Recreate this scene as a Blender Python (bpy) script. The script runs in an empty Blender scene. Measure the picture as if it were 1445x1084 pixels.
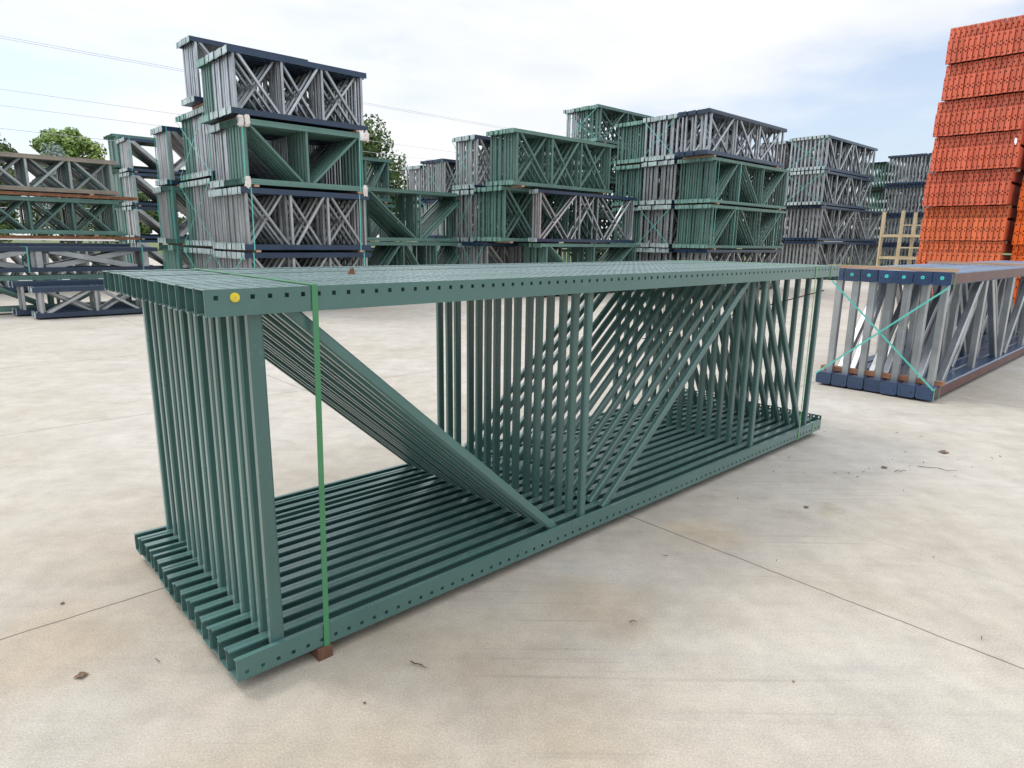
import bpy, math, random
from mathutils import Vector, Matrix, noise
random.seed(7)
R = math.radians
scene = bpy.context.scene
C = scene.collection
YAW = R(42.869)
A = Vector((math.cos(YAW), math.sin(YAW), 0)); B = Vector((-math.sin(YAW), math.cos(YAW), 0))

# ------------------------------------------------------------------ materials
def newmat(name):
    m = bpy.data.materials.new(name); m.use_nodes = True
    nt = m.node_tree; return m, nt, nt.nodes['Principled BSDF']
def N(nt, t, **kw):
    n = nt.nodes.new(t)
    for k, v in kw.items(): setattr(n, k, v)
    return n
def ramp(nt, fac, stops):
    r = N(nt, 'ShaderNodeValToRGB'); e = r.color_ramp.elements
    while len(e) < len(stops): e.new(.5)
    for i, (p, c) in enumerate(stops):
        e[i].position = p; e[i].color = (*c, 1) if len(c) == 3 else c
    nt.links.new(fac, r.inputs[0]); return r.outputs[0]
def nz(nt, vec, scale, detail=4, rough=.55):
    n = N(nt, 'ShaderNodeTexNoise'); n.inputs['Scale'].default_value = scale
    n.inputs['Detail'].default_value = detail; n.inputs['Roughness'].default_value = rough
    nt.links.new(vec, n.inputs['Vector']); return n.outputs['Fac']
def mix(nt, f, a, b, mode='MIX'):
    n = N(nt, 'ShaderNodeMix', data_type='RGBA', blend_type=mode)
    for s, v in ((n.inputs[0], f), (n.inputs[6], a), (n.inputs[7], b)):
        if hasattr(v, 'is_linked'): nt.links.new(v, s)
        elif isinstance(v, (int, float)): s.default_value = v
        else: s.default_value = (*v, 1)
    return n.outputs[2]
def metal_paint(name, c1, c2, rough=.42, metallic=0., spec=.5, bump=.02, sc=3., dirt=None, coat=0., sheen=0.):
    m, nt, p = newmat(name)
    p.inputs['Sheen Weight'].default_value = sheen; p.inputs['Sheen Roughness'].default_value = .35; p.inputs['Sheen Tint'].default_value = (.85, .92, .92, 1)
    p.inputs['Coat Weight'].default_value = coat; p.inputs['Coat Roughness'].default_value = .13
    tc = N(nt, 'ShaderNodeTexCoord'); v = tc.outputs['Object']
    oi = N(nt, 'ShaderNodeObjectInfo')
    add = N(nt, 'ShaderNodeVectorMath', operation='ADD'); nt.links.new(v, add.inputs[0])
    cmb = N(nt, 'ShaderNodeMath', operation='MULTIPLY'); cmb.inputs[1].default_value = 37.
    nt.links.new(oi.outputs['Random'], cmb.inputs[0]); nt.links.new(cmb.outputs[0], add.inputs[1]); v = add.outputs[0]
    f = nz(nt, v, sc, 5)
    col = ramp(nt, f, [(.3, c1), (.7, c2)])
    # each frame a touch lighter or darker, as repainted steel is
    hs = N(nt, 'ShaderNodeHueSaturation'); mr = N(nt, 'ShaderNodeMapRange')
    mr.inputs['To Min'].default_value = .86; mr.inputs['To Max'].default_value = 1.14
    nt.links.new(oi.outputs['Random'], mr.inputs[0]); nt.links.new(mr.outputs[0], hs.inputs['Value']); nt.links.new(col, hs.inputs['Color'])
    col = hs.outputs[0]
    if dirt:
        d = nz(nt, v, sc * 6, 6, .7); fac = ramp(nt, d, [(.60, (0, 0, 0)), (.72, (.8, .8, .8))])
        col = mix(nt, fac, col, dirt)
    nt.links.new(col, p.inputs['Base Color'])
    r = nz(nt, v, sc * 4, 4); rr = N(nt, 'ShaderNodeMapRange')
    rr.inputs['To Min'].default_value = rough - .1; rr.inputs['To Max'].default_value = rough + .12
    nt.links.new(r, rr.inputs[0]); nt.links.new(rr.outputs[0], p.inputs['Roughness'])
    p.inputs['Metallic'].default_value = metallic; p.inputs['Specular IOR Level'].default_value = spec
    if bump:
        b = N(nt, 'ShaderNodeBump'); b.inputs['Strength'].default_value = bump; b.inputs['Distance'].default_value = .01
        nt.links.new(nz(nt, v, 30, 3), b.inputs['Height']); nt.links.new(b.outputs[0], p.inputs['Normal'])
    return m
M = {}
M['green'] = metal_paint('green_paint', (.054, .130, .118), (.066, .148, .135), .30, spec=.5, bump=0, coat=.3, sheen=.34, dirt=(.085, .165, .15))
M['far_green'] = metal_paint('green_paint_weathered', (.080, .160, .136), (.112, .218, .188), .42, dirt=(.15, .23, .21))
M['blue'] = metal_paint('navy_paint', (.018, .042, .095), (.026, .056, .125), .3, coat=.35)
M['navy'] = metal_paint('dark_navy_paint', (.012, .028, .060), (.018, .040, .082), .32, coat=.2, dirt=(.05, .07, .09))
M['plate_green'] = metal_paint('foot_plate_green', (.16, .31, .265), (.22, .38, .33), .45, dirt=(.13, .24, .21), sc=8)
M['blue_matte'] = metal_paint('pale_flat_blue', (.12, .165, .24), (.16, .21, .29), .6, spec=.25)  # paler, flatter blue for the right bundle's top posts
M['galv'] = metal_paint('galvanised_steel', (.32, .34, .355), (.52, .55, .57), .33, metallic=.75, bump=.03, sc=2.5)
M['galv_dull'] = metal_paint('galvanised_steel_weathered', (.28, .295, .30), (.43, .45, .455), .40, metallic=.5, dirt=(.27, .24, .21), sc=3)
M['brown'] = metal_paint('red_brown_side', (.075, .024, .022), (.11, .038, .034), .4)
M['rust'] = metal_paint('rusted_steel', (.13, .05, .025), (.27, .12, .055), .8, dirt=(.38, .30, .20), sc=9, bump=.2)
M['tan'] = metal_paint('tan_paint', (.42, .33, .20), (.52, .43, .28), .6, dirt=(.25, .15, .09))
M['tan_grey'] = metal_paint('weathered_grey_paint', (.22, .19, .16), (.32, .28, .23), .7, dirt=(.20, .11, .07))
M['orange'] = metal_paint('orange_red_paint', (.53, .100, .050), (.64, .142, .074), .5, dirt=(.42, .11, .07), sc=1.5)
M['orange_mid'] = metal_paint('orange_paint', (.58, .12, .045), (.70, .165, .06), .5, sc=1.5)
M['orange_bright'] = metal_paint('bright_orange_paint', (.78, .13, .015), (.88, .18, .03), .45, sc=1.5)
M['plate'] = metal_paint('foot_plate_steel', (.36, .46, .46), (.55, .63, .62), .45, metallic=.2, dirt=(.25, .35, .34), sc=8)
M['wire'] = metal_paint('weathered_cable', (.40, .42, .44), (.5, .52, .54), .6)
M['dark'] = metal_paint('hole_shade_and_dots', (.012, .016, .02), (.02, .025, .03), .8)  # near-black: painted shade inside holes, and small dots on end plates
M['yellow'] = metal_paint('yellow_plastic', (.68, .55, .03), (.75, .62, .04), .4)
M['cyan'] = metal_paint('cyan_sticker', (.05, .55, .50), (.06, .62, .56), .5)
M['teal'] = metal_paint('teal_strapping', (.09, .42, .36), (.12, .50, .43), .35)
M['strap_green'] = metal_paint('green_strapping', (.05, .20, .085), (.065, .25, .11), .35)
M['strap_pale'] = metal_paint('pale_green_strapping', (.13, .34, .13), (.17, .42, .17), .4)
M['wrap'] = metal_paint('foam_wrap', (.62, .56, .52), (.78, .74, .72), .8, bump=.5)
M['white'] = metal_paint('white_paint', (.70, .71, .72), (.8, .8, .8), .6)
def wood(name, c1, c2):
    m, nt, p = newmat(name); tc = N(nt, 'ShaderNodeTexCoord'); mp = N(nt, 'ShaderNodeMapping')
    mp.inputs['Scale'].default_value = (40, 2.5, 40); nt.links.new(tc.outputs['Object'], mp.inputs[0])
    nt.links.new(ramp(nt, nz(nt, mp.outputs[0], 1.5, 6), [(.3, c1), (.7, c2)]), p.inputs['Base Color'])
    p.inputs['Roughness'].default_value = .8; return m
M['wood'] = wood('sawn_timber', (.34, .20, .13), (.52, .36, .26))
M['wood_red'] = wood('reddish_timber', (.27, .11, .055), (.42, .20, .11))
M['wood_dark'] = wood('dark_timber', (.09, .04, .024), (.16, .075, .045))  # darker brown wood of the bearers under the foreground bundle
def leafmat(name, c1, c2):
    m, nt, p = newmat(name); g = N(nt, 'ShaderNodeNewGeometry'); tc = N(nt, 'ShaderNodeTexCoord')
    n = nz(nt, tc.outputs['Object'], .8, 4)
    mm = N(nt, 'ShaderNodeMath', operation='ADD'); nt.links.new(n, mm.inputs[0])
    m2 = N(nt, 'ShaderNodeMath', operation='MULTIPLY_ADD'); m2.inputs[1].default_value = .5; m2.inputs[2].default_value = -.25
    nt.links.new(g.outputs['Random Per Island'], m2.inputs[0]); nt.links.new(m2.outputs[0], mm.inputs[1])
    nt.links.new(ramp(nt, mm.outputs[0], [(.25, c1), (.75, c2)]), p.inputs['Base Color'])
    p.inputs['Roughness'].default_value = .7
    return m
M['leaf'] = leafmat('leaves', (.035, .07, .018), (.10, .16, .04))
M['leaf_light'] = leafmat('light_leaves', (.10, .18, .035), (.26, .36, .09))
M['needle'] = leafmat('blue_needles', (.15, .21, .19), (.30, .38, .35))
M['bark'] = metal_paint('bark', (.06, .045, .03), (.12, .09, .07), .9, bump=.5)
M['dead'] = metal_paint('dead_leaf', (.10, .06, .035), (.20, .13, .08), .9)
M['twig'] = metal_paint('twig_bark', (.05, .035, .025), (.12, .09, .06), .9)

# ------------------------------------------------------------------ mesh builder
class MB:
    def __init__(s): s.v = []; s.f = []; s.m = []; s.mats = []
    def mi(s, mat):
        if mat not in s.mats: s.mats.append(mat)
        return s.mats.index(mat)
    def quad(s, pts, mat):
        i = len(s.v); s.v += [tuple(p) for p in pts]; s.f.append(tuple(range(i, i + len(pts)))); s.m.append(s.mi(mat))
    def box(s, lo, hi, mat, X=None):
        P = [Vector((x, y, z)) for z in (lo[2], hi[2]) for y in (lo[1], hi[1]) for x in (lo[0], hi[0])]
        if X: P = [X @ p for p in P]
        i = len(s.v); s.v += [tuple(p) for p in P]; k = s.mi(mat)
        for q in ((0, 2, 3, 1), (4, 5, 7, 6), (0, 1, 5, 4), (2, 6, 7, 3), (0, 4, 6, 2), (1, 3, 7, 5)):
            s.f.append(tuple(i + j for j in q)); s.m.append(k)
    def prism(s, prof, axis0, axis1, u, v, mat, cap=True):
        """profile points (pu,pv) swept from axis0 to axis1"""
        n = len(prof); i = len(s.v); k = s.mi(mat)
        for o in (axis0, axis1):
            s.v += [tuple(o + u * a + v * b) for a, b in prof]
        for j in range(n):
            s.f.append((i + j, i + (j + 1) % n, i + n + (j + 1) % n, i + n + j)); s.m.append(k)
        if cap:
            s.f.append(tuple(i + j for j in range(n))[::-1]); s.m.append(k)
            s.f.append(tuple(i + n + j for j in range(n))); s.m.append(k)
    def tube(s, pts, r, mat, n=6):
        k = s.mi(mat); base = len(s.v)
        for j, p in enumerate(pts):
            p = Vector(p); t = (Vector(pts[min(j + 1, len(pts) - 1)]) - Vector(pts[max(j - 1, 0)])).normalized()
            u = t.orthogonal().normalized() if abs(t.z) > .9 else t.cross(Vector((0, 0, 1))).normalized(); w = t.cross(u)
            rr = r[j] if isinstance(r, (list, tuple)) else r
            s.v += [tuple(p + (u * math.cos(6.2832 * q / n) + w * math.sin(6.2832 * q / n)) * rr) for q in range(n)]
        for j in range(len(pts) - 1):
            for q in range(n):
                a = base + j * n + q; b = base + j * n + (q + 1) % n
                s.f.append((a, b, b + n, a + n)); s.m.append(k)
        s.f.append(tuple(base + q for q in range(n))[::-1]); s.m.append(k)
        s.f.append(tuple(base + (len(pts) - 1) * n + q for q in range(n))); s.m.append(k)
    def ribbon(s, pts, wdir, w, t, mat):
        """flat strap through pts, width w along wdir, thickness t"""
        wd = Vector(wdir).normalized()
        for j in range(len(pts) - 1):
            p = Vector(pts[j]); q = Vector(pts[j + 1]); d = (q - p).normalized(); n = d.cross(wd).normalized()
            s.prism([(-w / 2, -t / 2), (w / 2, -t / 2), (w / 2, t / 2), (-w / 2, t / 2)], p - d * t * .4, q + d * t * .4, wd, n, mat)
    def mesh(s, name):
        me = bpy.data.meshes.new(name); me.from_pydata(s.v, [], s.f)
        for m in s.mats: me.materials.append(M[m])
        me.polygons.foreach_set('material_index', s.m); me.update(); return me
def link(name, data, parent=None, loc=(0, 0, 0), rot=(0, 0, 0)):
    o = bpy.data.objects.new(name, data); C.objects.link(o); o.location = loc; o.rotation_euler = rot
    if parent: o.parent = parent
    return o
def tag(o, label, cat, group=None):
    o['label'] = label; o['category'] = cat
    if group: o['group'] = group
    return o

# perforated plate: grid of cells, hole cells left out, with the thin inner edges of the holes
def perf(mb, mat, o, U, V, Nn, ub, vb, hole, t):
    Nn = Vector(Nn)
    for i in range(len(ub) - 1):
        for j in range(len(vb) - 1):
            c = [o + U * ub[i + a] + V * vb[j + b] for a, b in ((0, 0), (1, 0), (1, 1), (0, 1))]
            if hole(i, j):
                for q in range(4):
                    a, b = c[q], c[(q + 1) % 4]; mb.quad([a, b, b - Nn * t, a - Nn * t], mat)
                continue
            mb.quad(c, mat)
            mb.quad([p - Nn * t for p in c][::-1], mat)
    # rim of the plate
    u0, u1, v0, v1 = ub[0], ub[-1], vb[0], vb[-1]
    c = [o + U * u0 + V * v0, o + U * u1 + V * v0, o + U * u1 + V * v1, o + U * u0 + V * v1]
    for q in range(4):
        a, b = c[q], c[(q + 1) % 4]; mb.quad([a, b, b - Nn * t, a - Nn * t], mat)

X3, Y3, Z3 = Vector((1, 0, 0)), Vector((0, 1, 0)), Vector((0, 0, 1))
_cache = {}
def post_mesh(L, w, h, mat, up, holes=True, plate=None, detail=2):
    """lipped channel along x, width w in y, outer face at z=0; up=+1: outer face is the top, channel opens down; -1 the reverse"""
    key = ('post', round(L, 3), w, h, mat, up, holes, plate, detail)
    if key in _cache: return _cache[key]
    mb = MB(); t = .0028; pitch = .0508; k0 = .0317
    s = 1 if up > 0 else -1
    n = int((L - k0 - .02) / pitch) + 1
    def brk(off, half):
        ub = [0]; 
        for k in range(n):
            c = k0 + k * pitch + off
            if c + half < L - .004 and c - half > .004: ub += [c - half, c + half]
        return ub + [L]
    if holes:
        ub = brk(0, .0066)
        hz = .024 / .0762 * h
        vb = [0, hz - .0066, hz + .0066, h]
        hole = lambda i, j: j == 1 and i % 2 == 1
        for yy, Nn in ((0, -Y3), (w, Y3)):
            perf(mb, mat, Vector((0, yy, 0)), X3, Z3 * -s, Nn, ub, vb, hole, t)
        if detail > 1:
            ub2 = brk(-.012, .0088)
            vb2 = [t, w * .18, w * .34, w * .66, w * .82, w - t]
            perf(mb, mat, Vector((0, 0, 0)), X3, Y3, Z3 * s, ub2, vb2, lambda i, j: j in (1, 3) and i % 2 == 1, t)
        else:
            mb.box((0, t, min(0, -s * t)), (L, w - t, max(0, -s * t)), mat)
    else:
        mb.box((0, 0, min(0, -s * h)), (L, t, max(0, -s * h)), mat)
        mb.box((0, w - t, min(0, -s * h)), (L, w, max(0, -s * h)), mat)
        mb.box((0, t, min(0, -s * t)), (L, w - t, max(0, -s * t)), mat)
    lip = .245 * w
    za, zb = sorted((-s * h, -s * (h - t)))
    mb.box((0, t, za), (L, lip, zb), mat); mb.box((0, w - lip, za), (L, w - t, zb), mat)
    # small returns on the lips
    zc, zd = sorted((-s * (h - t), -s * (h - .007)))
    mb.box((0, lip - t, zc), (L, lip, zd), mat); mb.box((0, w - lip, zc), (L, w - lip + t, zd), mat)
    if plate:
        za, zb = sorted((s * .004, -s * (h + .022)))
        mb.box((-.006, .004, za), (-.0005, w - .004, zb), plate)
        zm = -s * (h + .008)
        mb.box((-.0085, w * .42, zm - .006), (-.0055, w * .58, zm + .006), 'dark')
    me = mb.mesh('post_mesh'); _cache[key] = me; return me
def tube_post_mesh(L, w, h, mat, endmat, up, sticker=None, side=None, marks=False):
    """closed chamfered post with a bolted end plate"""
    key = ('tpost', round(L, 3), w, h, mat, endmat, up, sticker, side, marks)
    if key in _cache: return _cache[key]
    mb = MB(); c = .012
    z0 = -h if up > 0 else 0
    prof = [(c, 0), (w - c, 0), (w, c), (w, h - c), (w - c, h), (c, h), (0, h - c), (0, c)]
    mb.prism(prof, Vector((0, 0, z0)), Vector((L, 0, z0)), Y3, Z3, mat)
    if side:  # red-brown side band of the outermost frame
        mb.box((.03, -.0025, z0 + c), (L, .004, z0 + h - c), side)
    e = .003
    prof = [(c - e, -e), (w - c + e, -e), (w + e, c), (w + e, h - c), (w - c + e, h + e), (c - e, h + e), (-e, h - c), (-e, c)]
    mb.prism(prof, Vector((-.008, 0, z0)), Vector((-.0005, 0, z0)), Y3, Z3, endmat)
    for yy in (w * .16, w * .84):
        cy = Vector((-.0095, yy, z0 + h * .42))
        mb.prism([(.006 * math.cos(k * 1.0472), .006 * math.sin(k * 1.0472)) for k in range(6)], cy, cy + X3 * .003, Y3, Z3, 'dark')
    if sticker:
        cy = Vector((-.0100, w * .5, z0 + h * .55))
        mb.prism([(.016 * math.cos(k * .5236), .016 * math.sin(k * .5236)) for k in range(12)], cy, cy + X3 * .003, Y3, Z3, sticker)
        mb.prism([(.005 * math.cos(k * .7854), .005 * math.sin(k * .7854)) for k in range(8)], cy - X3 * .001, cy + X3 * .001, Y3, Z3, 'dark')
    me = mb.mesh('post_mesh'); _cache[key] = me; return me
def brace_mesh(p0, p1, w, d, mat, open_side=0):
    """brace in the frame's plane (x,z), from p0 to p1; w across in plane, d through the frame (y)"""
    key = ('brace', p0, p1, w, d, mat, open_side)
    if key in _cache: return _cache[key]
    mb = MB(); t = .0025
    a = Vector((p0[0], 0, p0[1])); b = Vector((p1[0], 0, p1[1])); ax = (b - a).normalized()
    side = ax.cross(Y3).normalized()   # in plane, perpendicular
    if side.x < 0: side = -side
    if open_side:
        s = side * open_side   # channel opens towards s
        # web on far side, flanges, lips
        def slab(u0, u1, y0, y1):
            mb.prism([(u0, y0), (u1, y0), (u1, y1), (u0, y1)], a, b, s, Y3, mat)
        slab(-w / 2, -w / 2 + t, -d / 2, d / 2)
        slab(-w / 2 + t, w / 2, -d / 2, -d / 2 + t); slab(-w / 2 + t, w / 2, d / 2 - t, d / 2)
        slab(w / 2 - t, w / 2, -d / 2 + t, -d / 2 + d * .32); slab(w / 2 - t, w / 2, d / 2 - d * .24, d / 2 - t)
    else:
        c = .006
        prof = [(-w / 2 + c, -d / 2), (w / 2 - c, -d / 2), (w / 2, -d / 2 + c), (w / 2, d / 2 - c), (w / 2 - c, d / 2), (-w / 2 + c, d / 2), (-w / 2, d / 2 - c), (-w / 2, -d / 2 + c)]
        mb.prism(prof, a, b, side, Y3, mat)
    me = mb.mesh('brace_mesh'); _cache[key] = me; return me
def bracing_mesh(braces, mat):
    key = ('bracing', tuple(braces), mat)
    if key in _cache: return _cache[key]
    v, f = [], []
    for (p0, p1, w, d) in braces:
        me = brace_mesh(p0, p1, w, d, mat); i = len(v)
        v += [tuple(x.co) for x in me.vertices]; f += [tuple(i + k for k in p.vertices) for p in me.polygons]
    me = bpy.data.meshes.new('bracing_mesh'); me.from_pydata(v, [], f); me.materials.append(M[mat]); me.update()
    _cache[key] = me; return me

def lattice(L, H, pat, h, bw, bd, flip=False):
    """list of braces for a frame; pat = list of ('v',x) and ('d',x0,x1,updown) in fractions of the length"""
    out = []; zb, zt = h - .012, H - h + .012
    for it in pat:
        if it[0] == 'v':
            x = it[1]; x = 1 - x if flip else x; out.append((('v'), (round(x * L, 4), zb), (round(x * L, 4), zt)))
        else:
            x0, x1 = it[1], it[2]
            if flip: x0, x1 = 1 - x0, 1 - x1
            up = it[3]
            z0, z1 = (zb, zt) if up else (zt, zb)
            out.append((('d'), (round(x0 * L, 4), z0), (round(x1 * L, 4), z1)))
    return [(k, (p0[0], round(p0[1], 4)), (p1[0], round(p1[1], 4)), bw, bd) for k, p0, p1 in out]

# bracing patterns
PAT = {
 'main': [('v', .0335), ('d', .0565, .337, 0), ('v', .381), ('d', .418, .7155, 1), ('v', .764), ('d', .7915, .932, 0), ('v', .951)],
 'vee':  [('v', .05), ('d', .08, .46, 0), ('v', .5), ('d', .54, .92, 1), ('v', .95)],
 'zig':  [('v', .04), ('d', .07, .33, 0), ('v', .36), ('d', .39, .62, 1), ('v', .65), ('d', .68, .93, 0), ('v', .96)],
 'zigu': [('v', .04), ('d', .07, .33, 1), ('v', .36), ('d', .39, .62, 0), ('v', .65), ('d', .68, .93, 1), ('v', .96)],
 'tri':  [('v', .03), ('d', .06, .36, 1), ('v', .40), ('d', .44, .66, 0), ('d', .69, .94, 1), ('v', .97)],
 'long': [('v', .03), ('d', .05, .24, 0), ('v', .27), ('d', .30, .48, 1), ('v', .51), ('d', .54, .72, 0), ('v', .75), ('d', .78, .95, 1), ('v', .97)],
 'dense': [(q, round(.02 + .137 * n_, 4)) if q == 'v' else (q, round(.035 + .137 * n_, 4), round(.142 + .137 * n_, 4), n_ % 2) for n_ in range(8) for q in ('v', 'd') if not (q == 'd' and n_ == 7)],
 'wide': [('v', .04), ('d', .08, .30, 1), ('v', .34), ('d', .38, .60, 0), ('v', .64), ('d', .68, .94, 1), ('v', .97)],
}
STY = {  # post material, brace material, end plate
 'gg': ('far_green', 'far_green', None), 'ggp': ('far_green', 'far_green', 'plate_green'),
 'bs': ('navy', 'galv', 'plate'), 'bd': ('navy', 'galv_dull', 'plate'), 'bn': ('navy', 'galv_dull', None),
 'roll': ('navy', 'galv', 'roll'), 'rolld': ('navy', 'galv_dull', 'roll'), 'rs': ('rust', 'galv_dull', None), 'tg': ('tan_grey', 'galv_dull', None), 'ts': ('tan', 'tan', None),
 'gs': ('far_green', 'galv', 'plate'),
}
def bundle(label, cat, group, P, z, L, H, runs, pat, pitch=.082, flip=False, straps=(), xstrap=False, holes=True, spacers=True,
           bw=.046, bd=None, jit=.03, side_detail=1, pads=(), name='frame_bundle', tilt=0.0, seed=0, detail_frames=2):
    rnd = random.Random(hash((round(P[0], 2), round(z, 2), seed)) & 0xffff)
    root = bpy.data.objects.new(name, None); C.objects.link(root); root.empty_display_size = .2
    root.location = (P[0], P[1], z); root.rotation_euler = (0, 0, YAW + tilt); tag(root, label, cat, group)
    i = 0; y = 0; w = round(min(pitch - .006, .125), 4); bd = bd or round(min(pitch * .6, .075), 4); h = round(.0762 * (w / .0762) ** .5, 4)
    for sty, n in runs:
        pm, bm, plate = STY[sty]
        for q in range(n):
            fr = bpy.data.objects.new('upright_frame', None); C.objects.link(fr); fr.parent = root; fr.empty_display_size = .1
            fr.location = (rnd.uniform(-jit, jit), y, rnd.uniform(0, .004))
            fl = flip and i % 2 == 1
            if plate == 'roll':
                pt = tube_post_mesh(L, w, h, pm, pm, 1, 'cyan' if False else None); pb = tube_post_mesh(L, w, h, pm, pm, -1)
            else:
                ph = holes and pm != 'navy' and i < 3
                pt = post_mesh(L, w, h, pm, 1, ph, plate, 1); pb = post_mesh(L, w, h, pm, -1, ph, plate, 1)
            link('post', pt, fr, (0, 0, H)); link('post', pb, fr, (0, 0, 0))
            br = lattice(L, H, PAT[pat], h, bw, bd, fl)
            if i < detail_frames:
                for k, p0, p1, a_, b_ in br:
                    link('diagonal_brace' if k == 'd' else 'upright_brace', brace_mesh(p0, p1, a_, b_, bm), fr, (0, w / 2 + (.001 if k == 'd' else 0), 0))
            else:
                link('bracing', bracing_mesh([(p0, p1, a_, b_) for k, p0, p1, a_, b_ in br], bm), fr, (0, w / 2, 0))
            y += pitch; i += 1
    W = y - pitch + w
    for sx in straps:
        mb = MB(); x = sx * L; e = .004
        mb.ribbon([(x, -e, -e), (x + .01, -e, H + e), (x, W + e, H + e), (x, W + e, -e), (x, -e, -e)], X3, .02, .0025, 'teal')
        link('strap', mb.mesh('strap_mesh'), root)
    if xstrap:
        for q in (0, 1):
            mb = MB(); x = -.012 - q * .006
            ya, yb = (0, W) if q else (W, 0)
            mb.ribbon([(x, ya, H - .05), (x, yb, .05)], Vector((0, 1, 1 if q else -1)), .018, .0025, 'teal')
            link('strap', mb.mesh('strap_mesh'), root)
    if spacers:
        for sx in (.08, .9):
            mb = MB(); mb.box((sx * L, .0, -spacers if spacers is not True else -.04), (sx * L + .09, W, -.001), 'wood')
            link('spacer', mb.mesh('spacer_mesh'), root)
    for (px, pz) in pads:
        mb = MB(); rr = random.Random(int(px * 100 + pz * 10))
        vs = []; nu, nv = 20, 14; sd = Vector((px * 7, pz * 5, 1.3))
        for a_ in range(nu):
            for b_ in range(nv):
                th = 6.2832 * a_ / nu; ph = math.pi * (b_ + .01) / (nv - .98)
                q_ = Vector((math.sin(ph) * math.cos(th), math.sin(ph) * math.sin(th), math.cos(ph)))
                sq = Vector([math.copysign(abs(c_) ** .55, c_) for c_ in q_])
                rad = 1 + .55 * noise.noise(q_ * 2.1 + sd) + .28 * abs(noise.noise(q_ * 5 + sd))
                vs.append(Vector((sq.x * .045 * rad, sq.y * .035 * rad, sq.z * .085 * rad)))
        i0 = 0; mb.v = [tuple(v_) for v_ in vs]; mb.mi('wrap')
        for a_ in range(nu):
            for b_ in range(nv - 1):
                mb.f.append((a_ * nv + b_, a_ * nv + b_ + 1, ((a_ + 1) % nu) * nv + b_ + 1, ((a_ + 1) % nu) * nv + b_)); mb.m.append(0)
        o = link('corner_pad', mb.mesh('pad_mesh'), root, (px, .0, pz))
    return root

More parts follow.
